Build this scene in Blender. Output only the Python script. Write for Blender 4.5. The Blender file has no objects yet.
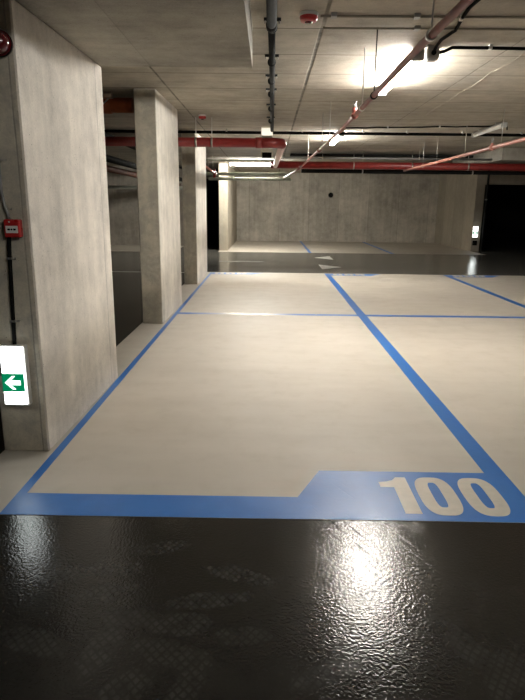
import bpy, bmesh, math, random
from mathutils import Vector, Matrix
random.seed(7)
SC = bpy.context.scene
COL = SC.collection
PI = math.pi

# ------------------------------------------------------------------ materials
def newmat(name):
    m = bpy.data.materials.new(name); m.use_nodes = True
    nt = m.node_tree; nt.nodes.clear()
    out = nt.nodes.new('ShaderNodeOutputMaterial')
    b = nt.nodes.new('ShaderNodeBsdfPrincipled')
    nt.links.new(b.outputs[0], out.inputs[0])
    return m, nt, b

class G:
    """small node-graph helper"""
    def __init__(s, nt): s.nt = nt
    def n(s, t, **kw):
        x = s.nt.nodes.new(t)
        for k, v in kw.items(): setattr(x, k, v)
        return x
    def put(s, sock, v):
        if isinstance(v, bpy.types.NodeSocket): s.nt.links.new(v, sock)
        else: sock.default_value = v
    def math(s, op, a, b=None, c=None, clamp=False):
        x = s.n('ShaderNodeMath', operation=op, use_clamp=clamp); s.put(x.inputs[0], a)
        if b is not None: s.put(x.inputs[1], b)
        if c is not None: s.put(x.inputs[2], c)
        return x.outputs[0]
    def vmath(s, op, a, b=None):
        x = s.n('ShaderNodeVectorMath', operation=op); s.put(x.inputs[0], a)
        if b is not None: s.put(x.inputs[1], b)
        return x.outputs['Value'] if op in ('LENGTH', 'DISTANCE', 'DOT_PRODUCT') else x.outputs[0]
    def pos(s): return s.n('ShaderNodeNewGeometry').outputs['Position']
    def sep(s, v):
        x = s.n('ShaderNodeSeparateXYZ'); s.put(x.inputs[0], v); return x.outputs
    def noise(s, v, scale, detail=4, rough=.55, dist=0):
        x = s.n('ShaderNodeTexNoise'); s.put(x.inputs['Vector'], v)
        x.inputs['Scale'].default_value = scale; x.inputs['Detail'].default_value = detail
        x.inputs['Roughness'].default_value = rough; x.inputs['Distortion'].default_value = dist
        return x.outputs[0]
    def vor(s, v, scale, feat='F1', rnd=1.0):
        x = s.n('ShaderNodeTexVoronoi', feature=feat); s.put(x.inputs['Vector'], v)
        x.inputs['Scale'].default_value = scale; x.inputs['Randomness'].default_value = rnd
        return x.outputs['Distance']
    def rng(s, v, a, b, c=0., d=1., smooth=False):
        x = s.n('ShaderNodeMapRange'); s.put(x.inputs[0], v)
        if smooth: x.interpolation_type = 'SMOOTHSTEP'
        for i, q in enumerate((a, b, c, d)): s.put(x.inputs[i + 1], q)
        return x.outputs[0]
    def mix(s, f, a, b, mode='MIX'):
        x = s.n('ShaderNodeMix', data_type='RGBA', blend_type=mode); s.put(x.inputs[0], f)
        s.put(x.inputs[6], a); s.put(x.inputs[7], b); return x.outputs[2]
    def map(s, v, loc=(0,0,0), rot=(0,0,0), scale=(1,1,1)):
        x = s.n('ShaderNodeMapping'); s.put(x.inputs[0], v)
        x.inputs[1].default_value = loc; x.inputs[2].default_value = rot; x.inputs[3].default_value = scale
        return x.outputs[0]
    def bump(s, h, strength, dist):
        x = s.n('ShaderNodeBump'); s.put(x.inputs['Height'], h)
        x.inputs['Strength'].default_value = strength; x.inputs['Distance'].default_value = dist
        return x.outputs[0]

def rgba(c): return (c[0], c[1], c[2], 1)

def concrete(name, base, var=.22, streak='Z', seams=(), rough=.85, pores=1.0, stain=.5, waxy=0.0, joints=None, endtone=None):
    """cast concrete: cloudy tone, board streaks, pores; seams = (axis, value, halfwidth, darkness)"""
    m, nt, b = newmat(name); g = G(nt); P = g.pos()
    cl = g.noise(P, 1.3, 6, .6)
    cl2 = g.noise(P, 7, 5, .65)
    sc = {'Z': (8, 8, .6), 'Y': (7, .6, 7), 'X': (.6, 7, 7)}[streak]
    st = g.noise(g.map(P, scale=sc), 1.0, 4, .6)
    fine = g.noise(P, 95, 4, .7)
    f = g.math('MULTIPLY_ADD', cl, .9, g.math('MULTIPLY', cl2, .5))
    f = g.math('ADD', f, g.math('MULTIPLY', st, .45))
    f = g.math('ADD', f, g.math('MULTIPLY', fine, .5))
    f = g.rng(f, .85, 1.5, 1 - var, 1 + var)
    col = g.mix(1.0, rgba(base), g.n('ShaderNodeCombineColor').outputs[0], 'MULTIPLY')
    cc = nt.nodes[-2] if nt.nodes[-2].bl_idname == 'ShaderNodeCombineColor' else [n for n in nt.nodes if n.bl_idname == 'ShaderNodeCombineColor'][-1]
    for i in range(3): nt.links.new(f, cc.inputs[i])
    if endtone:  # faces turned along Y take a darker, blotchier tone
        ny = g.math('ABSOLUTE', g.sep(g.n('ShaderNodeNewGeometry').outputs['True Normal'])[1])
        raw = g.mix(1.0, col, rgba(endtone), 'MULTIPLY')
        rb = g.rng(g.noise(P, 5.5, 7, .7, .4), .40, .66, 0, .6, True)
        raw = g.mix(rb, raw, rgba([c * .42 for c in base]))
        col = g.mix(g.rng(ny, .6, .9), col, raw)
    # dark blotches and damp stains
    bl = g.rng(g.noise(P, 3.4, 9, .75, .5), .54, .74, 0, stain, True)
    col = g.mix(bl, col, rgba([c * .55 for c in base]))
    # pores
    po = g.vor(P, 30)
    pm = g.math('MULTIPLY', g.rng(po, .06, .13, 1, 0, True), g.rng(g.noise(P, 3.1, 2), .46, .6, 0, pores))
    col = g.mix(g.math('MULTIPLY', pm, .75), col, (.03, .027, .022, 1))
    X = g.sep(P)
    hs = g.math('MULTIPLY_ADD', fine, .2, g.math('MULTIPLY', st, .5))
    hs = g.math('SUBTRACT', hs, pm)
    wob = g.math('MULTIPLY', g.math('SUBTRACT', g.noise(P, 2.2, 4), .5), .03)
    for ax, val, hw, dk in seams:
        d = g.math('ABSOLUTE', g.math('SUBTRACT', g.math('ADD', X['XYZ'.index(ax)], g.math('MULTIPLY', wob, .4)), val))
        mk = g.rng(d, hw * .5, hw * 1.6, 1, 0, True)
        ph = g.rng(g.noise(P, 4.0, 3), .3, .6, .35, 1)
        col = g.mix(g.math('MULTIPLY', g.math('MULTIPLY', mk, ph), dk), col, rgba([c * .22 for c in base]))
        hs = g.math('SUBTRACT', hs, g.math('MULTIPLY', mk, .8))
    if joints:
        ax, per, off, hw, dk = joints
        v = X['XYZ'.index(ax)]
        q = g.math('SUBTRACT', g.math('FRACT', g.math('ADD', g.math('DIVIDE', g.math('ADD', v, -off), per), 100.5)), .5)
        d = g.math('MULTIPLY', g.math('ABSOLUTE', q), per)
        mk = g.rng(d, hw * .5, hw * 1.6, 1, 0, True)
        ph = g.rng(g.noise(P, 1.1, 3), .38, .62, .6, 1)
        mk = g.math('MULTIPLY', mk, ph)
        col = g.mix(g.math('MULTIPLY', mk, dk), col, rgba([c * .2 for c in base]))
        hs = g.math('SUBTRACT', hs, mk)
        # each shuttering board has its own tone
        idx = g.math('FLOOR', g.math('ADD', g.math('DIVIDE', g.math('ADD', v, -off), per), 100.0))
        w = g.n('ShaderNodeTexWhiteNoise', noise_dimensions='1D'); nt.links.new(idx, w.inputs['W'])
        tn = g.rng(w.outputs[0], 0, 1, .9, 1.08)
        cc2 = g.n('ShaderNodeCombineColor')
        for i in range(3): nt.links.new(tn, cc2.inputs[i])
        col = g.mix(1.0, col, cc2.outputs[0], 'MULTIPLY')
    nt.links.new(col, b.inputs['Base Color'])
    b.inputs['Roughness'].default_value = rough
    b.inputs['Specular IOR Level'].default_value = .3 + waxy
    nt.links.new(g.bump(hs, .35, .006), b.inputs['Normal'])
    return m

def plain(name, c, rough=.5, metal=0., spec=.5, var=.12, scale=18, bump=.0, coat=0.):
    m, nt, b = newmat(name); g = G(nt); P = g.pos()
    n = g.noise(P, scale, 5, .6)
    col = g.mix(g.rng(n, .3, .7), rgba([x * (1 - var) for x in c]), rgba([min(1, x * (1 + var)) for x in c]))
    nt.links.new(col, b.inputs['Base Color'])
    nt.links.new(g.rng(n, .3, .7, rough * .85, min(1, rough * 1.15)), b.inputs['Roughness'])
    b.inputs['Metallic'].default_value = metal
    b.inputs['Specular IOR Level'].default_value = spec
    b.inputs['Coat Weight'].default_value = coat
    if bump: nt.links.new(g.bump(n, bump, .003), b.inputs['Normal'])
    return m

def emissive(name, c, s, base=(.8, .8, .8)):
    m, nt, b = newmat(name); g = G(nt)
    n = g.noise(g.pos(), 9, 2)
    b.inputs['Base Color'].default_value = rgba(base)
    b.inputs['Emission Color'].default_value = rgba(c)
    nt.links.new(g.rng(n, 0, 1, s * .97, s * 1.03), b.inputs['Emission Strength'])
    b.inputs['Roughness'].default_value = .35
    return m

FOOT = [(-.624,1.889,.3,.15,.06),(-.48,1.766,-.2,.13,.055),(-.287,1.735,.1,.12,.06),(-.789,1.641,-.35,.15,.06),
        (-.546,1.61,1.35,.13,.06),(-.317,1.598,-.25,.16,.055),(-.071,1.682,.05,.12,.05),(-.427,1.446,.9,.12,.06),
        (-.63,2.044,.0,.15,.055),(-.237,1.457,1.2,.11,.05),(.68,1.662,-1.0,.14,.06),(.776,1.535,.95,.15,.06),
        (-.82,2.0,.3,.16,.06),(-.204,1.865,.15,.18,.045),(.2,1.52,.4,.13,.05),(-.45,2.2,.2,.14,.05),(-.1,2.02,-.3,.15,.05)]

def lane_material():
    m, nt, b = newmat('black_epoxy'); g = G(nt); P = g.pos()
    X = g.sep(P)
    n1 = g.noise(P, 1.6, 6, .6); n2 = g.noise(P, 9, 6, .65)
    n3 = g.noise(g.map(P, scale=(.35, 3, 1)), 2.0, 4)
    dust = g.math('MULTIPLY', g.rng(n2, .45, .72), g.rng(n1, .35, .65, .15, 1))
    # shoe prints: dusty ovals with a lozenge tread
    wv = []
    for ang in (.6, -.75):
        w = g.n('ShaderNodeTexWave', wave_type='BANDS', bands_direction='X', wave_profile='SIN')
        nt.links.new(g.map(g.vmath('ADD', P, g.vmath('SCALE', P)), rot=(0, 0, ang)), w.inputs[0])
        w.inputs['Scale'].default_value = 12; w.inputs['Distortion'].default_value = 1.2
        w.inputs['Detail Scale'].default_value = 2.0
        wv.append(g.rng(w.outputs[1], .08, .35))
    for n in nt.nodes:
        if n.bl_idname == 'ShaderNodeVectorMath' and n.operation == 'SCALE': n.inputs['Scale'].default_value = 0.0
    tread = g.math('MULTIPLY', wv[0], wv[1])
    mask = None
    wobble = g.math('MULTIPLY', g.math('SUBTRACT', g.noise(P, 14, 4), .5), 1.3)
    for (x, y, a, l, w_) in FOOT:
        v = g.vmath('SUBTRACT', P, (x, y, 0))
        v = g.map(v, rot=(0, 0, -a), scale=(1, 1, 1))
        v = g.vmath('MULTIPLY', v, (1 / l, 1 / w_, 0))
        d = g.math('ADD', g.vmath('LENGTH', v), wobble)
        k = g.rng(d, .75, 1.05, random.uniform(.55, 1), 0, True)
        mask = k if mask is None else g.math('MAXIMUM', mask, k)
    fp = g.math('MULTIPLY', mask, g.math('MULTIPLY_ADD', tread, .75, .25))
    fp = g.math('MULTIPLY', fp, g.rng(g.noise(P, 17, 4, .7), .36, .6, .12, 1))
    col = g.mix(g.rng(n1, .3, .7), (.0125, .0118, .0105, 1), (.020, .019, .0165, 1))
    col = g.mix(g.math('MULTIPLY', dust, .12), col, (.04, .038, .034, 1))
    col = g.mix(g.math('MULTIPLY', fp, .85), col, (.045, .044, .041, 1))
    # brushed strokes across the far lane; lit wall's reflection painted in as lighter colour
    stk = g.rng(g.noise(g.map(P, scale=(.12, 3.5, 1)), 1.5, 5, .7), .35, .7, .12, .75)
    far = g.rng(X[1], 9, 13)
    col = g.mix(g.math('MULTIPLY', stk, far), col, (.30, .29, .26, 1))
    nt.links.new(col, b.inputs['Base Color'])
    r = g.math('MULTIPLY_ADD', n2, .08, .095)
    r = g.math('ADD', r, g.math('MULTIPLY', fp, .07))
    r = g.math('ADD', r, g.math('MULTIPLY', dust, .02))
    nt.links.new(r, b.inputs['Roughness'])
    b.inputs['Specular IOR Level'].default_value = .36
    # trowelled skin: pebbly coating, swirled trowel arcs, long scratches
    peb = g.noise(P, 88, 2, .5)
    peb2 = g.noise(P, 24, 3, .5, .4)
    dd = g.vmath('DISTANCE', g.vmath('ADD', P, (0, 0, 0)), (.70, 1.76, 0))
    dd = g.math('ADD', dd, g.math('MULTIPLY', n2, .02))
    ring = g.math('SINE', g.math('MULTIPLY', dd, 230))
    ringm = g.math('MULTIPLY', g.rng(dd, .14, .2), g.rng(dd, .33, .42, 1, 0))
    ringm = g.math('MULTIPLY', ringm, g.math('MULTIPLY', g.rng(X[0], .66, .74, 1, 0), g.rng(g.noise(P, 6, 3), .40, .6)))
    sv = g.map(g.vmath('SUBTRACT', P, (.40, 2.4, 0)), rot=(0, 0, 1.05), scale=(1, 1, 1))
    scr = g.rng(g.noise(g.map(sv, scale=(2.5, 55, 1)), 1.0, 3, .6), .57, .68)
    scrm = g.rng(g.vmath('LENGTH', g.vmath('MULTIPLY', sv, (1, 1.4, 0))), .15, .5, 1, 0)
    h = g.math('MULTIPLY_ADD', peb, .6, g.math('MULTIPLY', peb2, .22))
    h = g.math('ADD', h, g.math('MULTIPLY', g.math('MULTIPLY', g.math('MULTIPLY', ring, ringm), g.rng(X[1], 1.74, 1.86)), .11))
    h = g.math('ADD', h, g.math('MULTIPLY', g.math('MULTIPLY', scr, scrm), -.45))
    nt.links.new(g.bump(h, .5, .0038), b.inputs['Normal'])
    return m

def bay_material():
    m, nt, b = newmat('beige_epoxy'); g = G(nt); P = g.pos()
    n1 = g.noise(P, .9, 6, .6); n2 = g.noise(P, 5, 6, .65); n3 = g.noise(g.map(P, scale=(.7, 4, 1)), 1.2, 4)
    f = g.math('ADD', g.math('MULTIPLY', n1, .6), g.math('MULTIPLY', n3, .4))
    col = g.mix(g.rng(f, .32, .68), (.475, .428, .362, 1), (.565, .518, .446, 1))
    dirt = g.math('MULTIPLY', g.rng(n2, .52, .75), .28)
    col = g.mix(dirt, col, (.40, .35, .28, 1))
    nt.links.new(col, b.inputs['Base Color'])
    nt.links.new(g.rng(n2, .3, .7, .46, .62), b.inputs['Roughness'])
    b.inputs['Specular IOR Level'].default_value = .42
    h = g.math('ADD', g.math('MULTIPLY', n2, .5), g.math('MULTIPLY', g.noise(P, 55, 3), .18))
    nt.links.new(g.bump(h, .22, .004), b.inputs['Normal'])
    return m

def blue_material(name, beige_mix=.0):
    m, nt, b = newmat(name); g = G(nt); P = g.pos()
    n1 = g.noise(P, 6, 6, .65); n2 = g.noise(P, 40, 4)
    col = g.mix(g.rng(n1, .3, .7), (.020, .150, .50, 1), (.035, .19, .58, 1))
    if beige_mix:
        wn = g.noise(g.map(P, scale=(5, 9, 1)), 2.0, 5, .7)
        x = g.sep(P)[0]
        c = g.rng(g.math('ABSOLUTE', g.math('ADD', x, .32)), .15, .75, beige_mix, .0)  # beige mixed in most around the middle stretch of the line
        w = g.math('ADD', g.rng(wn, .58, .7), c, clamp=True)
        col = g.mix(w, col, (.56, .50, .41, 1))
    nt.links.new(col, b.inputs['Base Color'])
    nt.links.new(g.rng(n1, .3, .7, .31, .42), b.inputs['Roughness'])
    b.inputs['Specular IOR Level'].default_value = .5
    h = g.math('ADD', g.math('MULTIPLY', g.noise(P, 24, 3, .5, .4), .5), g.math('MULTIPLY', n2, .3))
    sv = g.map(g.vmath('SUBTRACT', P, (.40, 2.5, 0)), rot=(0, 0, 1.05))
    scr = g.rng(g.noise(g.map(sv, scale=(2.5, 55, 1)), 1.0, 3, .6), .60, .68)
    scrm = g.rng(g.vmath('LENGTH', sv), .12, .5, 1, 0)
    h = g.math('ADD', h, g.math('MULTIPLY', g.math('MULTIPLY', scr, scrm), -.5))
    nt.links.new(g.bump(h, .25, .005), b.inputs['Normal'])
    return m

CONC = (.40, .365, .30)
M = {}
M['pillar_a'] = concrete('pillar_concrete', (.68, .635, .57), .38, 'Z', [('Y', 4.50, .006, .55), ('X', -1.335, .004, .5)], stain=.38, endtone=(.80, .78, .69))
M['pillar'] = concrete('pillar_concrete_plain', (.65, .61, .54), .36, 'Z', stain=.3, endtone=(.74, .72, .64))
M['ceiling'] = concrete('ceiling_concrete', (.43, .39, .32), .36, 'X',
    [('X', .37, .013, .9), ('X', -1.15, .010, .9), ('X', 1.94, .006, .7), ('X', 4.6, .02, .7)], joints=('Y', .755, .13, .009, .95), pores=.5, stain=.35)
M['panel'] = concrete('drop_panel_concrete', (.37, .345, .295), .42, 'X', joints=('X', 1.2, .3, .004, .25), stain=.45)
M['wall'] = concrete('wall_concrete', (.43, .395, .34), .42, 'Z', joints=('X', 1.22, .4, .006, .6), stain=.45)
M['wally'] = concrete('side_wall_concrete', (.40, .36, .29), .2, 'Z', joints=('Y', 1.2, .4, .006, .5), stain=.4)
M['unlitwall'] = concrete('unlit_wall_concrete', (.07, .066, .058), .2, 'Z')  # near-black colour makes the outer parts of the hall look unlit
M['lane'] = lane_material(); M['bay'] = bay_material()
M['blue'] = blue_material('blue_paint'); M['bluepatchy'] = blue_material('patchy_blue_paint', .95)
M['number'] = plain('beige_number_paint', (.60, .55, .47), .42, var=.08)
M['white_paint'] = plain('white_line_paint', (.62, .60, .55), .45)
M['worn_white'] = plain('worn_white_line', (.16, .15, .135), .5, var=.5, scale=8)
M['red_pipe'] = plain('red_pipe_paint', (.21, .018, .015), .38, spec=.5, var=.2, scale=9)
M['red_thin'] = plain('red_brown_pipe_paint', (.24, .06, .045), .42, var=.2)
M['pink_pipe'] = plain('pale_red_pipe_paint', (.40, .17, .13), .4, var=.15)
M['pale_pipe'] = plain('pinkish_white_pipe', (.72, .56, .50), .35, var=.1)  # paler, pinker tone than the rest of the red run
M['galv'] = plain('galvanised_steel', (.52, .50, .46), .35, .85)
M['galv_dull'] = plain('dull_zinc', (.36, .36, .34), .5, .4)
M['black'] = plain('black_plastic', (.008, .008, .0075), .8, spec=.06)
M['dark_pipe'] = plain('dark_grey_plastic_pipe', (.03, .03, .029), .75, spec=.03, var=.15)
M['grey_pipe'] = plain('grey_plastic_pipe', (.25, .25, .245), .4)
M['lt_pipe'] = plain('pale_green_grey_pipe', (.50, .52, .45), .5)
M['orange'] = plain('orange_brown_drain_pipe', (.38, .10, .035), .4, var=.2)
M['brown'] = plain('brown_pipe', (.16, .055, .032), .75, spec=.08)
M['grey_plastic'] = plain('grey_lamp_plastic', (.40, .40, .38), .45)
M['white_plastic'] = plain('white_plastic', (.72, .71, .67), .38, var=.05)
M['cream'] = plain('cream_sheet_metal', (.80, .77, .66), .4, var=.05)
M['red_plastic'] = plain('red_plastic', (.42, .016, .016), .3, var=.08, coat=.3)
M['dark_red'] = plain('dark_red_plastic', (.10, .006, .009), .22, var=.1, coat=.5)
M['conduit'] = plain('painted_conduit', (.26, .235, .185), .6)
LC = (1.0, .965, .90)
LS = 26
M['tube'] = emissive('lit_lamp_cover', LC, LS)
M['tube_far'] = emissive('lit_far_lamp_cover', (1.0, .96, .86), LS * 1.7)
M['tube_weak'] = emissive('dim_added_lamp_cover', LC, LS * .52)  # weaker cover for the added lamp out of view
M['tube_off'] = plain('unlit_lamp_cover', (.78, .76, .70), .35, var=.04)
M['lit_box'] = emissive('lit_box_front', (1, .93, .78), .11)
M['sign_white'] = emissive('lit_sign_white', (.95, 1.0, .98), .9)
M['sign_green'] = emissive('lit_sign_green', (.0, .15, .06), .16, (.0, .17, .07))
M['sign_arrow'] = emissive('lit_sign_arrow', (.85, 1.0, .93), .35)

# ------------------------------------------------------------------ mesh helpers
def box(bm, x0, x1, y0, y1, z0, z1, bev=0., seg=1):
    t = bmesh.new()
    v = bmesh.ops.create_cube(t, size=1.0)['verts']
    for q in v:
        q.co = Vector(((x0 + x1) / 2 + q.co.x * (x1 - x0), (y0 + y1) / 2 + q.co.y * (y1 - y0), (z0 + z1) / 2 + q.co.z * (z1 - z0)))
    if bev: bmesh.ops.bevel(t, geom=list(t.edges), offset=bev, segments=seg, affect='EDGES', profile=.5)
    merge(bm, t)

def merge(bm, t):
    me = bpy.data.meshes.new('tmp'); t.to_mesh(me); t.free(); bm.from_mesh(me); bpy.data.meshes.remove(me)

def frame(d):
    d = d.normalized(); u = Vector((0, 0, 1)) if abs(d.z) < .9 else Vector((1, 0, 0))
    a = d.cross(u).normalized(); return a, a.cross(d).normalized()

def tube(bm, pts, r, n=16, caps=True):
    """round tube along a polyline, mitred at the corners; r may be a list"""
    pts = [Vector(p) for p in pts]; rs = r if isinstance(r, (list, tuple)) else [r] * len(pts)
    rings = []
    a, b = frame(pts[1] - pts[0])
    for i, p in enumerate(pts):
        if i == 0: d = pts[1] - pts[0]; k = 1
        elif i == len(pts) - 1: d = pts[-1] - pts[-2]; k = 1
        else:
            d1 = (pts[i] - pts[i-1]).normalized(); d2 = (pts[i+1] - pts[i]).normalized(); d = d1 + d2
            if d.length < 1e-6: d = d1
            k = 1
        d = d.normalized()
        a = (a - d * a.dot(d)).normalized(); b = d.cross(a).normalized()
        rings.append([bm.verts.new(p + (a * math.cos(t) + b * math.sin(t)) * rs[i]) for t in [2 * PI * j / n for j in range(n)]])
    for i in range(len(rings) - 1):
        for j in range(n):
            f = bm.faces.new((rings[i][j], rings[i][(j+1) % n], rings[i+1][(j+1) % n], rings[i+1][j])); f.smooth = True
    if caps:
        bm.faces.new(list(reversed(rings[0]))); bm.faces.new(rings[-1])

def bend(p0, pc, p1, n=8):
    p0, pc, p1 = Vector(p0), Vector(pc), Vector(p1)
    return [(p0 * (1-t)**2 + pc * 2 * t * (1-t) + p1 * t * t) for t in [i / n for i in range(n + 1)]]

def lathe(bm, prof, c, axis='Z', n=24):
    """prof: (radius, height) pairs"""
    c = Vector(c); rings = []
    for r, h in prof:
        ring = []
        for j in range(n):
            t = 2 * PI * j / n; p = (r * math.cos(t), r * math.sin(t), h)
            if axis == 'Y': p = (p[0], p[2], p[1])
            if axis == 'X': p = (p[2], p[0], p[1])
            ring.append(bm.verts.new(c + Vector(p)))
        rings.append(ring)
    for i in range(len(rings) - 1):
        for j in range(n):
            f = bm.faces.new((rings[i][j], rings[i][(j+1) % n], rings[i+1][(j+1) % n], rings[i+1][j])); f.smooth = True
    bm.faces.new(rings[0]); bm.faces.new(rings[-1])

def prism(bm, loops, z0, z1):
    """flat outline (with optional hole as 2nd loop of equal length) extruded from z0 to z1"""
    if len(loops) == 1:
        lo = [bm.verts.new((x, y, z0)) for x, y in loops[0]]; hi = [bm.verts.new((x, y, z1)) for x, y in loops[0]]
        bm.faces.new(hi); bm.faces.new(list(reversed(lo))); n = len(lo)
        for i in range(n): bm.faces.new((lo[i], lo[(i+1) % n], hi[(i+1) % n], hi[i]))
    else:
        o, h = loops; n = len(o)
        V = [[bm.verts.new((x, y, z)) for x, y in L] for L in (o, h) for z in (z0, z1)]
        ol, oh, hl, hh = V
        for i in range(n):
            k = (i + 1) % n
            bm.faces.new((oh[i], oh[k], hh[k], hh[i])); bm.faces.new((ol[k], ol[i], hl[i], hl[k]))
            bm.faces.new((ol[i], ol[k], oh[k], oh[i])); bm.faces.new((hl[k], hl[i], hh[i], hh[k]))

def link(name, bm, mat, parent=None, smooth=False):
    bmesh.ops.recalc_face_normals(bm, faces=list(bm.faces))
    me = bpy.data.meshes.new(name)
    if parent is None:
        xs = [v.co for v in bm.verts]
        org = Vector(((min(v.x for v in xs) + max(v.x for v in xs)) / 2, (min(v.y for v in xs) + max(v.y for v in xs)) / 2, min(v.z for v in xs)))
    else:
        org = wloc(parent)
    for v in bm.verts: v.co -= org
    bm.to_mesh(me); bm.free()
    o = bpy.data.objects.new(name, me); COL.objects.link(o)
    me.materials.append(mat)
    if parent is None: o.location = org
    else: o.parent = parent
    return o

def wloc(o):
    v = Vector(o.location)
    while o.parent: o = o.parent; v += Vector(o.location)
    return v

def props(o, label=None, cat=None, group=None, kind=None):
    if label: o['label'] = label
    if cat: o['category'] = cat
    if group: o['group'] = group
    if kind: o['kind'] = kind
    return o

def empty(name, loc, label, cat, group=None):
    o = bpy.data.objects.new(name, None); COL.objects.link(o); o.location = loc; o.empty_display_size = .1
    return props(o, label, cat, group)

def one(name, fn, mat, label, cat, group=None, parent=None):
    bm = bmesh.new(); fn(bm); o = link(name, bm, mat, parent)
    return props(o, label, cat, group)

def part(name, mat, parent, fn, label=None):
    bm = bmesh.new(); fn(bm); o = link(name, bm, mat, parent)
    if label: o['label'] = label
    return o

def struct(name, mat, label, cat, *boxes):
    bm = bmesh.new()
    for b in boxes: box(bm, *b)
    return props(link(name, bm, mat), label, cat, None, 'structure')

# ------------------------------------------------------------------ the setting
CZ = 2.71                      # ceiling height
XL, XR, YF, YB = -9.0, 13.0, -7.0, 30.0
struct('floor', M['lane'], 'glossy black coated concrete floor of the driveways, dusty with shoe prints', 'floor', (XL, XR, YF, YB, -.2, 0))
FZ = .0015                     # thickness of a floor coating
struct('floor_coating', M['bay'], 'beige coated floor of the double row of parking bays in front', 'floor', (-1.575, XR - .02, 2.45, 12.68, .0, FZ))
struct('floor_coating', M['bay'], 'beige coated floor of the far bays against the back wall', 'floor', (-1.60, 6.86, 18.3, 24.19, .0, FZ))
struct('floor_coating', M['bay'], 'strip of beige coated floor of the bays beyond the driveway at left', 'floor', (XL + .02, -3.0, 18.0, 20.8, .0, FZ))
struct('ceiling', M['ceiling'], 'raw concrete ceiling slab with board joints', 'ceiling', (XL, XR, YF, YB, CZ, CZ + .3))
struct('ceiling_panel', M['panel'], 'thick concrete drop panel under the ceiling above the nearest pillar', 'ceiling', (-3.0, -.14, .4, 4.67, 2.445, CZ))
struct('ceiling_panel', M['panel'], 'concrete drop panel under the ceiling at far right above the red pipe', 'ceiling', (5.08, 9.0, 13.25, 16.8, 2.462, CZ))
struct('wall_back', M['wall'], 'grey concrete back wall behind the far bays', 'wall', (-1.60, 7.14, 24.2, 24.5, 0, CZ))
struct('wall_right', M['wally'], 'short concrete wall closing the far bays on the right', 'wall', (6.86, 7.14, 19.8, 24.2, 0, CZ))
struct('wall_left', M['wally'], 'concrete wall closing the far bays on the left', 'wall', (-1.60, -1.33, 18.8, 24.2, 0, CZ))
struct('wall_left', M['wall'], 'dim concrete wall beyond the driveway at left', 'wall', (XL, -2.6, 20.8, 21.1, 0, CZ))
struct('trim_1', M['wally'], 'concrete lintel over the dark opening at far right', 'lintel', (7.14, XR, 19.8, 20.1, 2.19, CZ))
struct('wall_front', M['wall'], 'concrete wall of the garage behind the viewer', 'wall', (XL, XR, YF - .2, YF, 0, CZ))
struct('wall_left', M['unlitwall'], 'outer wall of the garage at far left', 'wall', (XL - .2, XL, YF, YB, 0, CZ))
struct('wall_right', M['unlitwall'], 'outer wall of the garage at far right', 'wall', (XR, XR + .2, YF, YB, 0, CZ))
struct('wall_back', M['unlitwall'], 'dark end wall deep behind the openings', 'wall', (XL, XR, YB, YB + .2, 0, CZ))

# pillars
def pillar(y0, y1, ztop, xr, xf, xl, mat, label):
    def f(bm):
        t = bmesh.new(); prism(t, [[(xl, y0), (xr, y0), (xf, y1), (xl, y1)]], 0, ztop)
        bmesh.ops.recalc_face_normals(t, faces=list(t.faces))
        bmesh.ops.bevel(t, geom=list(t.edges), offset=.009, segments=1, affect='EDGES', profile=.5); merge(bm, t)
    return one('concrete_pillar', f, mat, label, 'pillar', 'row of concrete pillars on the left')
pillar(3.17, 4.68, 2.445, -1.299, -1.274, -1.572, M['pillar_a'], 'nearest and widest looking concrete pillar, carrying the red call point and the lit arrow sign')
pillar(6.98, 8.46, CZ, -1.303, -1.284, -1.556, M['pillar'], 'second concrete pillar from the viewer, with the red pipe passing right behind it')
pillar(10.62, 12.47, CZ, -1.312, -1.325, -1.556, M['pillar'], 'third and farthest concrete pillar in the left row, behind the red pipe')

# ------------------------------------------------------------------ floor markings
PZ0, PZ1 = FZ, FZ + .0012
LBL = 'blue painted bay lines'
def stripe(x0, x1, y0, y1): return lambda bm: box(bm, x0, x1, y0, y1, PZ0, PZ1)
FB0, FB1 = 2.45, 2.66
one('bay_line', stripe(-1.273, -1.225, FB1, 12.62), M['blue'], 'narrow blue floor line along the foot of the left pillars', 'floor line', LBL)
one('bay_line', stripe(1.228, 1.342, 2.966, 12.62), M['blue'], 'broad blue floor line running away from beside the number 100', 'floor line', LBL)
one('bay_line', stripe(3.83, 3.935, FB1, 12.62), M['blue'], 'blue floor line running away at the right edge of the picture', 'floor line', LBL)
one('bay_line', stripe(-1.225, 1.228, 7.66, 7.77), M['bluepatchy'], 'blue cross line paling to beige midway, between pillar row and broad blue line', 'floor line', LBL)
one('bay_line', stripe(1.342, 3.83, 7.66, 7.77), M['blue'], 'blue cross line to the right of the broad blue line', 'floor line', LBL)
one('bay_line', stripe(3.935, 9.0, 7.66, 7.77), M['blue'], 'blue cross line at the far right bays', 'floor line', LBL)
one('bay_line', stripe(1.27, 1.36, 18.3, 24.19), M['blue'], 'left one of two blue lines on the floor of the far bays', 'floor line', LBL)
one('bay_line', stripe(3.85, 3.97, 18.3, 24.19), M['blue'], 'right one of two blue lines on the floor of the far bays', 'floor line', LBL)

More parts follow.
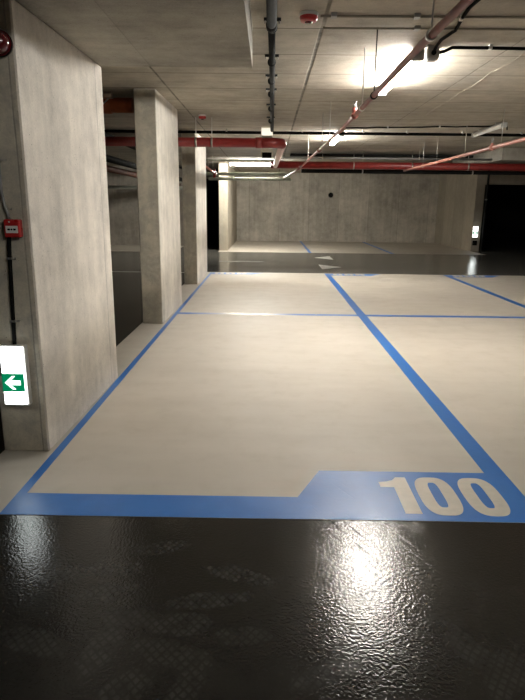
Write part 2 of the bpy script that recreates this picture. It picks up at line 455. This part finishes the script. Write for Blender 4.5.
def front_band(bm):
    prism(bm, [[(-1.273, FB0), (1.342, FB0), (1.342, 2.966), (.30, 2.966), (.165, FB1), (-1.273, FB1)]], PZ0, PZ1)
num = empty('bay_number_marking', (.9, 2.7, PZ0), 'blue painted band with the beige number 100 at the front of the nearest bay', 'floor marking', 'painted bay fronts')
part('painted_band', M['blue'], num, front_band)
def oval(cx, cy, hx, hy, p=3.2, n=40, pd=None):
    L = []
    for i in range(n):
        t = 2 * PI * i / n; c, s = math.cos(t), math.sin(t)
        L.append((cx + math.copysign(abs(c) ** (2 / p), c) * hx, cy + math.copysign(abs(s) ** (2 / p), s) * hy))
    return L
NZ0, NZ1 = PZ1, PZ1 + .0009
def zero(cx):
    return lambda bm: prism(bm, [oval(cx, 2.700, .0985, .2, 3.0), oval(cx, 2.708, .0275, .132, 3.6)], NZ0, NZ1)
part('digit', M['number'], num, lambda bm: prism(bm, [[(.684, 2.512), (.766, 2.512), (.766, 2.895), (.712, 2.895), (.69, 2.862), (.655, 2.845), (.612, 2.838), (.612, 2.782), (.684, 2.782)]], NZ0, NZ1))
part('digit', M['number'], num, zero(.893))
part('digit', M['number'], num, zero(1.124))

def small_band(x0, x1, label):
    """the number field of the rear bays, seen upside down from here"""
    e = empty('bay_number_marking', ((x0 + x1) / 2, 12.5, PZ0), label, 'floor marking', 'painted bay fronts')
    part('painted_band', M['blue'], e, lambda bm: prism(bm, [[(x0, 12.62), (x0, 12.30), (x1 - .25, 12.30), (x1, 12.62)]], PZ0, PZ1))
    for k in range(3):
        part('digit', M['number'], e, lambda bm, c=x0 + .16 + k * .24: prism(bm, [oval(c, 12.47, .1, .12), oval(c, 12.46, .028, .07)], NZ0, NZ1))
small_band(-1.222, -.1, 'upside-down faded number field at the far end beside the pillar row')
small_band(1.345, 2.45, 'upside-down faded number field at the far end right of the broad blue line')
small_band(3.94, 5.05, 'upside-down faded number field at the far end near the right edge')
NOFC = 'white markings on the far driveway'
def tri(pts): return lambda bm: prism(bm, [pts], 0.0002, .0014)
one('lane_arrow', tri([(1.30, 16.58), (1.80, 17.15), (1.80, 16.03)]), M['white_paint'], 'white triangle on the far driveway pointing left', 'floor marking', NOFC)
one('lane_arrow', tri([(1.265, 14.6), (1.78, 14.05), (1.265, 13.55)]), M['white_paint'], 'white triangle on the far driveway pointing right', 'floor marking', NOFC)
one('lane_line', lambda bm: box(bm, -1.3, -.15, 15.15, 15.25, .0002, .0014), M['worn_white'], 'faint white dash in the middle of the far driveway', 'floor marking', NOFC)
one('lane_line', lambda bm: box(bm, -6.5, -1.75, 12.5, 12.58, .0002, .0014), M['white_paint'], 'thin white line across the driveway seen between the first two pillars', 'floor marking', NOFC)

# ------------------------------------------------------------------ lamps
def lamp(x, y0, y1, lit, label, mat=None, rot=False, z=CZ, w=.04, h=.068, hood=False):
    """surface-mounted batten: base, cover, end caps, clips (built along Y; rot puts it along X about its centre)"""
    cy = (y0 + y1) / 2
    e = empty('fluorescent_lamp', (x, cy, z - .15), label, 'lamp', 'fluorescent ceiling lamps')
    def R(fn):
        def f(bm):
            fn(bm)
            if rot: bmesh.ops.rotate(bm, verts=list(bm.verts), cent=(x, cy, z), matrix=Matrix.Rotation(PI / 2, 3, 'Z'))
        return f
    part('lamp_base', M['grey_plastic'], e, R(lambda bm: box(bm, x - .036, x + .036, y0, y1, z - .024, z - .008, .004, 2)))
    def cover(bm):
        n = 14; rings = []
        for yy in (y0 + .03, y1 - .03):
            rings.append([bm.verts.new((x + w * math.copysign(abs(math.cos(t)) ** .8, math.cos(t)), yy, z - .024 - h * abs(math.sin(t)) ** .6)) for t in [PI * j / n for j in range(n + 1)]])
        for j in range(n): f = bm.faces.new((rings[0][j], rings[0][j+1], rings[1][j+1], rings[1][j])); f.smooth = True
        bm.faces.new((rings[0][0], rings[0][-1], rings[1][-1], rings[1][0]))
        bm.faces.new(rings[0]); bm.faces.new(rings[1])
    part('lamp_cover', mat or (M['tube'] if lit else M['tube_off']), e, R(cover))
    for yy in (y0, y1):
        s = -1 if yy == y0 else 1
        part('end_cap', M['grey_plastic'], e, R(lambda bm: box(bm, x - w - .01, x + w + .01, yy - (.06 if s < 0 else -.0), yy + (.045 if s > 0 else .0), z - .03 - h, z - .008, .012, 2)))
    for yy in (y0 + .25, y1 - .25):
        part('mounting_clip', M['galv'], e, R(lambda bm: box(bm, x - .03, x + .03, yy - .02, yy + .02, z - .008, CZ)))
    if hood: part('reflector_hood', M['grey_plastic'], e, R(lambda bm: box(bm, x - .15, x + .15, y0 - .03, y1 + .03, z - .024, z - .020)))
    return e
lamp(1.205, 5.2, 6.70, True, 'bright lit fluorescent lamp nearest the viewer beside the thin red pipe')
lamp(1.24, 10.6, 12.1, True, 'second lit fluorescent lamp, farther along the thin red pipe')
lamp(-.44, 17.15, 18.65, True, 'lit fluorescent lamp lying crosswise behind the big red pipe at left', M['tube_far'], True, z=2.675, h=.07, hood=True)
lamp(3.48, 9.15, 10.40, False, 'unlit white fluorescent lamp on the right above the pink pipe', z=2.685, w=.03, h=.05)

lamp(1.2, -.62, .86, True, 'dim unseen fluorescent lamp added to the row above the viewer', M['tube_weak'])  # added out of view, continues the row and brightens the pillar fronts

# ------------------------------------------------------------------ pipes and cables under the ceiling
def rods(e, pts, zt=CZ, r=.005, mat=None):
    for (x, y, z) in pts:
        part('hanger_rod', mat or M['galv'], e, lambda bm: tube(bm, [(x, y, z), (x, y, zt)], r, 8))
def ring(e, x, y, z, r, axis, mat=None, w=.03):
    part('pipe_clamp', mat or M['galv'], e, lambda bm: lathe(bm, [(r, -w/2), (r + .007, -w/2), (r + .007, w/2), (r, w/2)], (x, y, z), axis, 20))

# big red fire main
Zp, Rp = 2.36, .068
fm = empty('fire_main_pipe', (.17, 9.17, Zp), 'big red pipe hung below the ceiling, bending away behind the pillars', 'pipe')
part('pipe_run', M['red_pipe'], fm, lambda bm: tube(bm, [(XL + .05, 9.17, Zp), (-.12, 9.17, Zp)], Rp, 24))
part('pipe_elbow', M['red_pipe'], fm, lambda bm: tube(bm, [(-.14, 9.17, Zp), (-.02, 9.17, Zp)] + bend((.0, 9.17, Zp), (.19, 9.17, Zp), (.185, 9.36, Zp), 10) + [(.185, 9.40, Zp)], [Rp + .008] * 2 + [Rp + .008] * 9 + [Rp - .01] * 3, 24))
part('pipe_run', M['pale_pipe'], fm, lambda bm: tube(bm, [(.183, 9.40, Zp - .02), (.13, 13.95, Zp - .02)], .058, 20), 'pale pinkish length of pipe')
part('pipe_coupling', M['red_pipe'], fm, lambda bm: lathe(bm, [(Rp, -.05), (Rp + .01, -.045), (Rp + .01, .045), (Rp, .05)], (-.17, 9.17, Zp), 'X', 24))
part('pipe_run', M['red_pipe'], fm, lambda bm: tube(bm, [(.02, 14.0, Zp), (XR - .05, 14.0, Zp)], (.08), 24))
for x in (-4.5, -2.55, -1.12, -.88):
    ring(fm, x, 9.17, Zp, Rp, 'X'); rods(fm, [(x, 9.17, Zp + Rp)], mat=M['white_plastic'] if x > -1.2 else M['galv'])
for x in (1.95, 3.3, 4.6):
    ring(fm, x, 14.0, Zp, (.08), 'X'); rods(fm, [(x, 14.0, Zp + (.08))])

def head(e, x, y, z):
    """upright sprinkler head on a short nipple"""
    h = part('sprinkler_head', M['galv_dull'], e, lambda bm: lathe(bm, [(.012, 0), (.012, .03), (.018, .032), (.018, .045), (.008, .047), (.008, .07), (.022, .072), (.022, .076)], (x, y, z), 'Z', 14))
    for k in (-1, 1): part('frame_arm', M['galv'], h, lambda bm: tube(bm, [(x + k * .012, y, z + .045), (x + k * .017, y, z + .06), (x + k * .006, y, z + .073)], .003, 6))

Zs = 2.25
s1 = empty('sprinkler_pipe', (.77, 6.0, Zs), 'long thin red-brown pipe running away beside the lit lamps', 'pipe', 'thin sprinkler pipes')
part('pipe_run', M['red_thin'], s1, lambda bm: tube(bm, [(.78, -6.9, Zs), (.785, 2.4, Zs), (.766, 3.2, Zs), (.768, 4.4, Zs), (.77, 6.6, Zs), (.66, 13.2, Zs)] , .0195, 16))
part('pipe_run', M['red_pipe'], s1, lambda bm: tube(bm, [(.655, 13.2, Zs), (.64, 13.3, Zs - .02), (.33, 14.3, 2.08)], .0195, 16), 'brighter red end of the pipe passing under the big red pipe')
part('pipe_tee', M['red_thin'], s1, lambda bm: (lathe(bm, [(.03, -.06), (.03, .06)], (.768, 5.62, Zs), 'Y', 16), tube(bm, [(.768, 5.62, Zs), (.768, 5.62, Zs + .07)], .022, 12)))
head(s1, .768, 5.62, Zs + .045)
part('pipe_coupling', M['red_thin'], s1, lambda bm: lathe(bm, [(.033, -.05), (.033, .05)], (.73, 9.0, Zs), 'Y', 16))
part('pipe_tee', M['red_thin'], s1, lambda bm: lathe(bm, [(.034, -.05), (.034, .05)], (.657, 13.2, Zs), 'Y', 16))
for y, mt in ((3.05, M['galv']), (4.62, M['dark_pipe']), (5.18, M['white_plastic']), (7.7, M['galv']), (8.6, M['galv']), (11.0, M['white_plastic'])):
    xx = .768 if y < 4 else .77 - max(0, y - 6.6) * .0167
    ring(s1, xx, y, Zs, .0195, 'Y', mt); rods(s1, [(xx, y, Zs + .0195)], r=.006 if mt is M['white_plastic'] else .0045, mat=mt)

s2 = empty('sprinkler_pipe', (3.07, 10, Zs), 'thin pinkish pipe on the right joining the big red pipe', 'pipe', 'thin sprinkler pipes')
part('pipe_run', M['pink_pipe'], s2, lambda bm: tube(bm, [(3.05, -6.9, Zs), (3.06, 7.3, Zs), (3.1, 13.5, Zs)] + [(3.1, 13.86, Zs)], .024, 16))
part('pipe_tee', M['pink_pipe'], s2, lambda bm: (lathe(bm, [(.038, -.06), (.038, .06)], (3.066, 8.4, Zs), 'Y', 16), tube(bm, [(3.066, 8.4, Zs), (3.066, 8.4, Zs + .06)], .02, 12)))
head(s2, 3.066, 8.4, Zs + .055)
for y in (8.1, 9.6, 11.2, 12.2):
    ring(s2, 3.07 + (y - 7.3) * .006, y, Zs, .024, 'Y'); rods(s2, [(3.07 + (y - 7.3) * .006, y, Zs + .024)])

s3 = empty('sprinkler_pipe', (-1.16, 14, Zs), 'short thin pink pipe just right of the farthest pillar', 'pipe', 'thin sprinkler pipes')
part('pipe_run', M['pink_pipe'], s3, lambda bm: tube(bm, [(-1.45, 12.9, 2.28), (-1.45, 15.6, 2.25), (-1.45, 16.2, 2.25)], .026, 14))
part('pipe_tee', M['red_pipe'], s3, lambda bm: (lathe(bm, [(.045, -.08), (.045, .08)], (-1.45, 15.7, 2.25), 'Y', 16), tube(bm, [(-1.45, 15.7, 2.35), (-1.45, 15.7, 2.13)], .035, 12)))
rods(s3, [(-1.45, 14.2, 2.28), (-1.45, 15.3, 2.27)])

# dark drain pipe on the ceiling, running away from the viewer
dp = empty('drain_pipe', (.0, 4.0, 2.62), 'dark grey round pipe running straight away along the ceiling', 'pipe')
part('pipe_run', M['dark_pipe'], dp, lambda bm: tube(bm, [(-.02, -6.9, 2.645), (-.0, 4.35, 2.645)], .034, 18))
part('pipe_run', M['dark_pipe'], dp, lambda bm: tube(bm, [(-.0, 4.36, 2.65), (.01, 5.6, 2.65), (.03, 10.12, 2.65)], .0265, 18))
part('pipe_coupling', M['dark_pipe'], dp, lambda bm: lathe(bm, [(.034, -.04), (.039, -.035), (.039, .03), (.03, .05)], (0, 4.36, 2.645), 'Y', 18))
for y in (3.2, 4.42, 5.42, 6.2, 6.9, 7.9, 9.0):
    rr = .035 if y < 4.36 else .028
    c = part('pipe_clamp', M['dark_pipe'], dp, lambda bm: (lathe(bm, [(rr, -.012), (rr + .008, -.012), (rr + .008, .012), (rr, .012)], (.005, y, 2.648), 'Y', 18), box(bm, -.055, .065, y - .01, y + .01, 2.69, 2.709)))
    for sx in (-.045, .055): part('clamp_screw', M['galv'], c, lambda bm: tube(bm, [(sx, y, 2.67), (sx, y, 2.705)], .006, 8))

# black conduit crossing the whole hall
cd = empty('cable_conduit', (0, 10.47, 2.655), 'straight black conduit crossing the ceiling from left to right behind the white box', 'conduit')
part('conduit_run', M['black'], cd, lambda bm: tube(bm, [(XL + .05, 10.47, 2.655), (XR - .05, 10.47, 2.655)], .024, 12))
for x in (-5, -3, -.75, .55, 1.6, 2.35, 3.3, 4.3, 5.6):
    part('conduit_clip', M['galv'], cd, lambda bm: box(bm, x - .012, x + .012, 10.44, 10.50, 2.665, CZ - .001))

def cable(name, pts, r, mat, label, clips=(), cat='cable', group=None):
    e = empty(name, pts[0], label, cat, group)
    part('cable_run', mat, e, lambda bm: tube(bm, pts, r, 10))
    for (x, y, z) in clips:
        part('cable_clip', M['white_plastic'], e, lambda bm: box(bm, x - .011, x + .011, y - .02, y + .02, z - r - .003, CZ))
    return e
def wavy(p0, p1, n, amp):
    p0, p1 = Vector(p0), Vector(p1); rnd = random.Random(3)
    return [p0.lerp(p1, i / n) + Vector((0, rnd.uniform(-amp, amp), rnd.uniform(-amp, 0) * .5)) for i in range(n + 1)]
cable('ceiling_cable', [(1.34, 5.12, 2.66), (1.40, 5.10, 2.67)] + wavy((1.45, 5.07, 2.692), (6.0, 5.03, 2.692), 16, .012), .0125, M['black'],
      'black cable leading from the nearest lit lamp to the right', [(1.75, 5.055, 2.692), (2.4, 5.05, 2.692)], group='black ceiling cables')
cable('ceiling_cable', [(1.31, 5.09, 2.655), (1.305, 5.0, 2.68)] + [(1.30, 4.85, 2.69), (1.33, 4.6, 2.69), (1.285, 4.3, 2.69), (1.265, 4.1, 2.69), (1.275, 3.9, 2.69), (1.285, 2.5, 2.69), (1.29, -6.5, 2.69)], .0125, M['black'],
      'black cable running from the nearest lit lamp towards the viewer', [(1.283, 4.32, 2.69), (1.278, 3.4, 2.69)], group='black ceiling cables')
cable('ceiling_cable', wavy((1.21, 10.02, 2.692), (3.64, 9.6, 2.692), 14, .015) + [(3.70, 9.58, 2.68), (3.705, 9.58, 2.63)], .011, M['black'],
      'black cable sagging between the second lit lamp and the unlit lamp', [(1.9, 9.9, 2.692), (2.7, 9.76, 2.692)], group='black ceiling cables')

e = cable('thin_conduit', [(.33, 4.32, 2.695), (6.0, 4.30, 2.695)], .0085, M['conduit'], 'thin painted conduit on the ceiling starting at the red sounder', (), 'conduit', 'thin painted ceiling conduits')
for x in (.42, .98, 2.1): part('cable_clip', M['galv_dull'], e, lambda bm: box(bm, x - .02, x + .02, 4.29, 4.345, 2.685, CZ))
e = cable('thin_conduit', [(.375, 4.60, 2.705), (.385, 4.60, 2.697), (6.0, 4.57, 2.697)], .0075, M['conduit'], 'thin painted conduit on the ceiling starting at the open slab joint', (), 'conduit', 'thin painted ceiling conduits')
for x in (1.05, 2.2): part('cable_clip', M['galv_dull'], e, lambda bm: box(bm, x - .02, x + .02, 4.565, 4.62, 2.686, CZ))
# rough grout ridge on the ceiling
def ridge(bm):
    rnd = random.Random(5); pts = []
    for i in range(40):
        y = 5.3 + i * .09; pts.append((2.12 + .02 * math.sin(i * .55) * rnd.random() + .002 * i, y, CZ + .001))
    tube(bm, pts, [rnd.uniform(.001, .007) for _ in pts], 8)
props(one('trim_2', ridge, M['ceiling'], 'rough pale ridge of grout on the ceiling right of the lit lamp', 'ceiling joint'), kind='structure')

jb = empty('junction_box', (1.33, 5.13, 2.61), 'small grey junction box at the near end of the brightest lamp', 'box')
part('box_body', M['grey_plastic'], jb, lambda bm: box(bm, 1.262, 1.357, 5.08, 5.19, 2.615, CZ - .006, .006, 2))
part('mounting_plate', M['galv'], jb, lambda bm: box(bm, 1.255, 1.364, 5.07, 5.20, CZ - .007, CZ))
part('box_lid', M['grey_plastic'], jb, lambda bm: box(bm, 1.268, 1.351, 5.086, 5.184, 2.603, 2.616, .004))
part('cable_gland', M['black'], jb, lambda bm: lathe(bm, [(.02, 0), (.02, -.012), (.013, -.03)], (1.31, 5.081, 2.655), 'Y', 14))

# red ceiling sounders
def sounder(x, y, label, r=.062):
    e = empty('alarm_sounder', (x, y, CZ - .1), label, 'alarm', 'red ceiling alarms')
    part('mounting_base', M['white_plastic'], e, lambda bm: lathe(bm, [(r * .95, 0), (r * 1.03, -.004), (r * 1.03, -.018), (r * .98, -.022)], (x, y, CZ), 'Z', 28), 'white base plate')
    part('alarm_body', M['red_plastic'], e, lambda bm: lathe(bm, [(r * .98, -.022), (r, -.027), (r * .93, -.045), (r * .84, -.054), (r * .45, -.057)], (x, y, CZ), 'Z', 28))
    part('lens', M['dark_red'], e, lambda bm: lathe(bm, [(r * .44, -.056), (r * .36, -.064), (r * .12, -.067)], (x, y, CZ), 'Z', 20))
    return e
sounder(.25, 4.31, 'red round alarm on the ceiling right of the dark pipe')
e = sounder(-.99, 8.9, 'small red alarm on the ceiling above the big red pipe at left', .055)

# white box behind the big red pipe
wb = empty('ventilation_box', (-.05, 10.27, 2.24), 'cream box with lit front hanging behind the bend of the big red pipe', 'box')
def wbody(bm):
    box(bm, -.15, .045, 10.16, 10.40, 2.57, CZ - .0)
    box(bm, -.15, -.135, 10.16, 10.40, 2.235, 2.57); box(bm, .03, .045, 10.16, 10.40, 2.235, 2.57)
    box(bm, -.135, .03, 10.385, 10.40, 2.235, 2.57)
    box(bm, -.135, .03, 10.16, 10.385, 2.32, 2.40)
part('box_body', M['cream'], wb, wbody)
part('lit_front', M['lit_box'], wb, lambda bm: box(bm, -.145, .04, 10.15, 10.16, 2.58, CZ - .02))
part('dark_opening', M['black'], wb, lambda bm: box(bm, -.134, .029, 10.30, 10.384, 2.237, 2.318))

# services above the far driveway
tray = empty('cable_tray', (2.7, 15.0, 2.64), 'dark cable tray under the ceiling behind the big red pipe', 'cable tray')
def trayf(bm):
    box(bm, .5, 5.0, 14.85, 15.15, 2.635, 2.645); box(bm, .5, 5.0, 14.85, 14.857, 2.635, 2.685); box(bm, .5, 5.0, 15.143, 15.15, 2.635, 2.685)
part('tray_body', M['dark_pipe'], tray, trayf)
part('cable_bundle', M['black'], tray, lambda bm: [tube(bm, [(.55, 14.9 + .035 * k, 2.66), (4.98, 14.9 + .035 * k, 2.66)], .014, 8) for k in range(6)])
for x in (1.5, 3.3, 4.6): part('hanger_rod', M['galv'], tray, lambda bm: tube(bm, [(x, 14.853, 2.68), (x, 14.853, CZ)], .005, 8))
def xpipe(name, x0, x1, y, z, r, mat, label, hang=(), cat='pipe', group='pipes across the far driveway'):
    e = empty(name, ((x0 + x1) / 2, y, z), label, cat, group)
    part('pipe_run', mat, e, lambda bm: tube(bm, [(x0, y, z), (x1, y, z)], r, 16))
    for x in hang:
        ring(e, x, y, z, r, 'X'); rods(e, [(x, y, z + r)])
    return e
xpipe('service_pipe', .3, 5.05, 13.75, 2.505, .022, M['grey_pipe'], 'thin grey pipe just above the big red pipe on the right', (1.2, 3.4))
xpipe('service_pipe', .75, XR - .1, 14.25, 2.245, .045, M['black'], 'black pipe directly under the big red pipe on the right', (2.2, 4.8))  # the pipe's unlit look is put into its black colour
xpipe('service_pipe', -1.9, .45, 17.0, 2.295, .045, M['lt_pipe'], 'upper pale grey-green pipe below the crosswise lit lamp', (-1.25, .3))
xpipe('service_pipe', -1.75, .62, 17.18, 2.17, .045, M['lt_pipe'], 'lower pale grey-green pipe below the crosswise lit lamp', (-1.05, .4))
xpipe('service_pipe', -1.9, .4, 16.9, 2.66, .018, M['lt_pipe'], 'thin pale pipe on the ceiling just above the crosswise lit lamp', (-1.5, .1))
# thin black vertical pipe at the far right opening
vp = empty('down_pipe', (7.22, 19.74, 0), 'thin dark vertical pipe at the edge of the dark opening at right', 'pipe')
part('pipe_run', M['dark_pipe'], vp, lambda bm: tube(bm, [(7.2, 19.74, 0), (7.2, 19.74, 2.4), (7.2, 19.74, CZ)], .035, 14))
part('pipe_clamp', M['galv_dull'], vp, lambda bm: lathe(bm, [(.035, -.02), (.045, -.02), (.045, .02), (.035, .02)], (7.2, 19.74, 1.7), 'Z', 16))
# round hole/duct in the back wall
hl = empty('wall_duct', (2.5, 24.2, 1.87), 'small round black duct opening high in the back wall', 'duct')
part('duct_rim', M['black'], hl, lambda bm: lathe(bm, [(.07, -.035), (.1, -.035), (.1, .0), (.07, .0)], (2.5, 24.2, 1.87), 'Y', 24))
part('duct_cap', M['black'], hl, lambda bm: lathe(bm, [(.075, -.01), (.075, -.002)], (2.5, 24.2, 1.87), 'Y', 24))

# services beyond the pillars at left
od = empty('drain_pipe', (-4, 7.25, 2.57), 'orange-brown drain pipe seen high between the first two pillars', 'pipe')
part('pipe_run', M['orange'], od, lambda bm: tube(bm, [(-8.5, 7.3, 2.58), (-1.64, 7.3, 2.58)], .085, 20))
part('pipe_socket', M['orange'], od, lambda bm: lathe(bm, [(.085, -.06), (.097, -.055), (.097, .055), (.085, .06)], (-1.95, 7.3, 2.58), 'X', 20))
part('pipe_branch', M['orange'], od, lambda bm: tube(bm, bend((-2.1, 7.3, 2.58), (-1.98, 7.15, 2.6), (-2.0, 6.7, 2.62), 6), .06, 16))
part('hanger_bracket', M['galv'], od, lambda bm: (box(bm, -1.98, -1.84, 7.10, 7.20, 2.635, 2.675), tube(bm, [(-2.05, 7.18, 2.5), (-1.86, 7.18, 2.66)], .008, 8), tube(bm, [(-1.85, 7.18, 2.68), (-1.85, 7.18, CZ)], .006, 8)), 'zinc hanger bracket')
def ypipe(x, y0, y1, z, r, mat, label):
    e = empty('service_pipe', (x, (y0 + y1) / 2, z), label, 'pipe', 'pipes along the left driveway')
    part('pipe_run', mat, e, lambda bm: tube(bm, [(x, y0, z), (x, y1, z)], r, 14))
    for y in (y0 + 1.5, y0 + 4.5):
        ring(e, x, y, z, r, 'Y', M['galv_dull']); rods(e, [(x, y, z + r)])
ypipe(-2.82, 4, 20, 2.205, .06, M['black'], 'black pipe running away left of the pillars, above a brown one')
ypipe(-2.72, 8, 20, 2.54, .045, M['dark_pipe'], 'dark grey pipe running away left of the pillars, topmost of three')
ypipe(-3.05, 4, 20, 2.08, .06, M['brown'], 'brown pipe running away left of the pillars, lowest of three')
lc = empty('service_pipe', (-4.4, 15, 1.85), 'pale grey pipe low across the left driveway under the brown pipe', 'pipe', 'pipes across the far driveway')
part('pipe_run', M['lt_pipe'], lc, lambda bm: tube(bm, [(-7.5, 15.8, 1.86), (-3.9, 15.8, 1.86), (-1.75, 15.8, 1.86)], .045, 14))
rods(lc, [(-6.5, 15.8, 1.9), (-3.95, 15.8, 1.9), (-2.0, 15.8, 1.9)])

# ------------------------------------------------------------------ fittings on the nearest pillar
PY = 3.17
# alarm siren
sr = empty('alarm_siren', (-1.357, PY, 2.228), 'dark red round siren high on the nearest pillar', 'alarm')
SX = -1.362
part('siren_base', M['dark_red'], sr, lambda bm: lathe(bm, [(.058, .003), (.061, -.02), (.059, -.03)], (SX, PY, 2.222), 'Y', 28))
part('siren_dome', M['dark_red'], sr, lambda bm: lathe(bm, [(.056, -.03), (.055, -.05), (.048, -.072), (.034, -.086), (.012, -.092)], (SX, PY, 2.222), 'Y', 28))
part('sound_grille', M['black'], sr, lambda bm: lathe(bm, [(.0605, -.016), (.0635, -.018), (.0635, -.026), (.0595, -.028)], (SX, PY, 2.222), 'Y', 28))
# manual call point
cp = empty('fire_call_point', (-1.38, PY, 1.266), 'red square fire call point on the nearest pillar', 'call point')
part('call_box', M['red_plastic'], cp, lambda bm: box(bm, -1.421, -1.338, PY - .05, PY, 1.266, 1.361, .006, 2))
part('press_plate', M['white_plastic'], cp, lambda bm: box(bm, -1.411, -1.346, PY - .0525, PY - .0495, 1.289, 1.327, .001), 'white press plate')
def poly(bm, pts):
    y = PY - .0535
    f = [bm.verts.new((x, y, z)) for x, z in pts]; b2 = [bm.verts.new((x, y + .001, z)) for x, z in pts]
    bm.faces.new(f); bm.faces.new(list(reversed(b2))); n = len(f)
    for i in range(n): bm.faces.new((f[i], f[(i+1) % n], b2[(i+1) % n], b2[i]))
MX, MZ = -1.3785, 1.308
for k in (-1, 1):
    part('arrow_symbol', M['black'], cp, lambda bm: poly(bm, [(MX + k * a, MZ + b) for a, b in ((.023, -.004), (.023, .004), (.015, .004), (.015, .008), (.007, 0), (.015, -.008), (.015, -.004))]), 'black arrow')
part('dot_symbol', M['black'], cp, lambda bm: poly(bm, [(MX + .005 * math.cos(t * PI / 6), MZ + .005 * math.sin(t * PI / 6)) for t in range(12)]), 'black dot')
part('indicator_light', M['cream'], cp, lambda bm: lathe(bm, [(.005, 0), (.0045, -.003), (.002, -.004)], (-1.389, PY - .05, 1.347), 'Y', 12))
# conduits on the pillar
c1 = empty('wall_conduit', (-1.46, PY - .012, 1.36), 'grey conduit climbing from the red call point', 'conduit', 'conduits on the nearest pillar')
part('conduit_run', M['grey_pipe'], c1, lambda bm: tube(bm, [(-1.403, PY - .014, 1.36), (-1.407, PY - .014, 1.39), (-1.42, PY - .014, 1.43), (-1.431, PY - .014, 1.50), (-1.433, PY - .014, 1.8), (-1.434, PY - .014, 2.14)], .0085, 12))
part('conduit_clip', M['galv'], c1, lambda bm: (box(bm, -1.447, -1.41, PY - .024, PY, 1.66, 1.672), box(bm, -1.412, -1.395, PY - .006, PY, 1.66, 1.672)))
part('fixing_screw', M['galv'], c1, lambda bm: lathe(bm, [(.006, .001), (.005, -.006)], (-1.393, PY, 1.415), 'Y', 10))
c2 = empty('wall_conduit', (-1.44, PY - .015, .67), 'black conduit between the red call point and the lit arrow sign', 'conduit', 'conduits on the nearest pillar')
part('conduit_run', M['black'], c2, lambda bm: tube(bm, [(-1.412, PY - .014, 1.268), (-1.418, PY - .014, 1.2), (-1.432, PY - .014, .85), (-1.44, PY - .014, .664)], .0105, 12))
for z, q in ((1.15, -1.42), (.80, -1.434)):
    part('conduit_clip', M['galv'], c2, lambda bm: (box(bm, q - .015, q + .015, PY - .027, PY, z - .005, z + .006), box(bm, q + .013, q + .033, PY - .008, PY, z - .005, z + .006)))

def exit_sign(xc, yb, z0, z1, w, dpt, label, arrow=True, conduit=False):
    """lit pictogram box: housing behind, white light panel, green field with an arrow to the left"""
    e = empty('exit_sign', (xc, yb, z0), label, 'sign', 'lit exit signs')
    part('sign_housing', M['white_plastic'], e, lambda bm: box(bm, xc - w / 2, xc + w / 2, yb - dpt, yb, z0, z1, .008, 2))
    yf = yb - dpt
    part('light_panel', M['sign_white'], e, lambda bm: box(bm, xc - w / 2 + .007, xc + w / 2 - .007, yf - .012, yf + .004, z0 + .012, z1 - .006, .004, 2))
    H = z1 - z0; ga, gb = z0 + H * .25, z0 + H * .55
    part('green_field', M['sign_green'], e, lambda bm: box(bm, xc - w / 2 + .006, xc + w / 2 - .012, yf - .0145, yf - .011, ga, gb))
    if arrow:
        zc = (ga + gb) / 2; s = (gb - ga) * .42; xm = xc - .004
        def ar(bm):
            pts = [(-1.05, 0), (-.1, .88), (.32, .88), (-.28, .3), (.95, .3), (.95, -.3), (-.28, -.3), (.32, -.88), (-.1, -.88)]
            y = yf - .0155
            f = [bm.verts.new((xm + a * s, y, zc + b * s)) for a, b in pts]; b2 = [bm.verts.new((xm + a * s, y + .001, zc + b * s)) for a, b in pts]
            bm.faces.new(f); bm.faces.new(list(reversed(b2)))
            for i in range(len(f)): k = (i + 1) % len(f); bm.faces.new((f[i], f[k], b2[k], b2[i]))
        part('arrow_symbol', M['sign_arrow'], e, ar, 'white arrow pointing left')
    return e
exit_sign(-1.443, PY, .308, .666, .144, .05, 'lit white sign with green field and arrow to the left, low on the nearest pillar')
exit_sign(6.945, 19.8, .46, .83, .17, .06, 'small distant lit exit sign at the dark opening on the right', True)
one('socket_box', lambda bm: box(bm, 6.90, 7.04, 19.74, 19.8, .2, .36, .006, 2), M['black'], 'small black box below the distant lit sign', 'box')

# ------------------------------------------------------------------ world, camera
w = bpy.data.worlds.new('World'); SC.world = w; w.use_nodes = True
bg = w.node_tree.nodes.get('Background') or w.node_tree.nodes.new('ShaderNodeBackground')
bg.inputs[0].default_value = (.02, .018, .015, 1); bg.inputs[1].default_value = .1

F, PITCH, ROLL, YAW = 572.85, .2479977, -.0111524, -.0086881
fw = Vector((math.sin(YAW) * math.cos(PITCH), math.cos(YAW) * math.cos(PITCH), -math.sin(PITCH)))
r0 = Vector((math.cos(YAW), -math.sin(YAW), 0)); d0 = -(r0.cross(fw))
r = r0 * math.cos(ROLL) + d0 * math.sin(ROLL); d = -r0 * math.sin(ROLL) + d0 * math.cos(ROLL)
cam = bpy.data.cameras.new('camera'); co = bpy.data.objects.new('camera', cam); COL.objects.link(co)
mt = Matrix((r, -d, -fw)).transposed().to_4x4(); mt.translation = Vector((0, 0, 1.45)); co.matrix_world = mt
cam.sensor_fit = 'VERTICAL'; cam.sensor_height = 36; cam.lens = 36 * F / 700; cam.clip_start = .05; cam.clip_end = 100
SC.camera = co
vs = SC.view_settings; vs.view_transform = 'Standard'; vs.look = 'None'; vs.gamma = 1; vs.use_curve_mapping = False
vs.exposure = 3.06
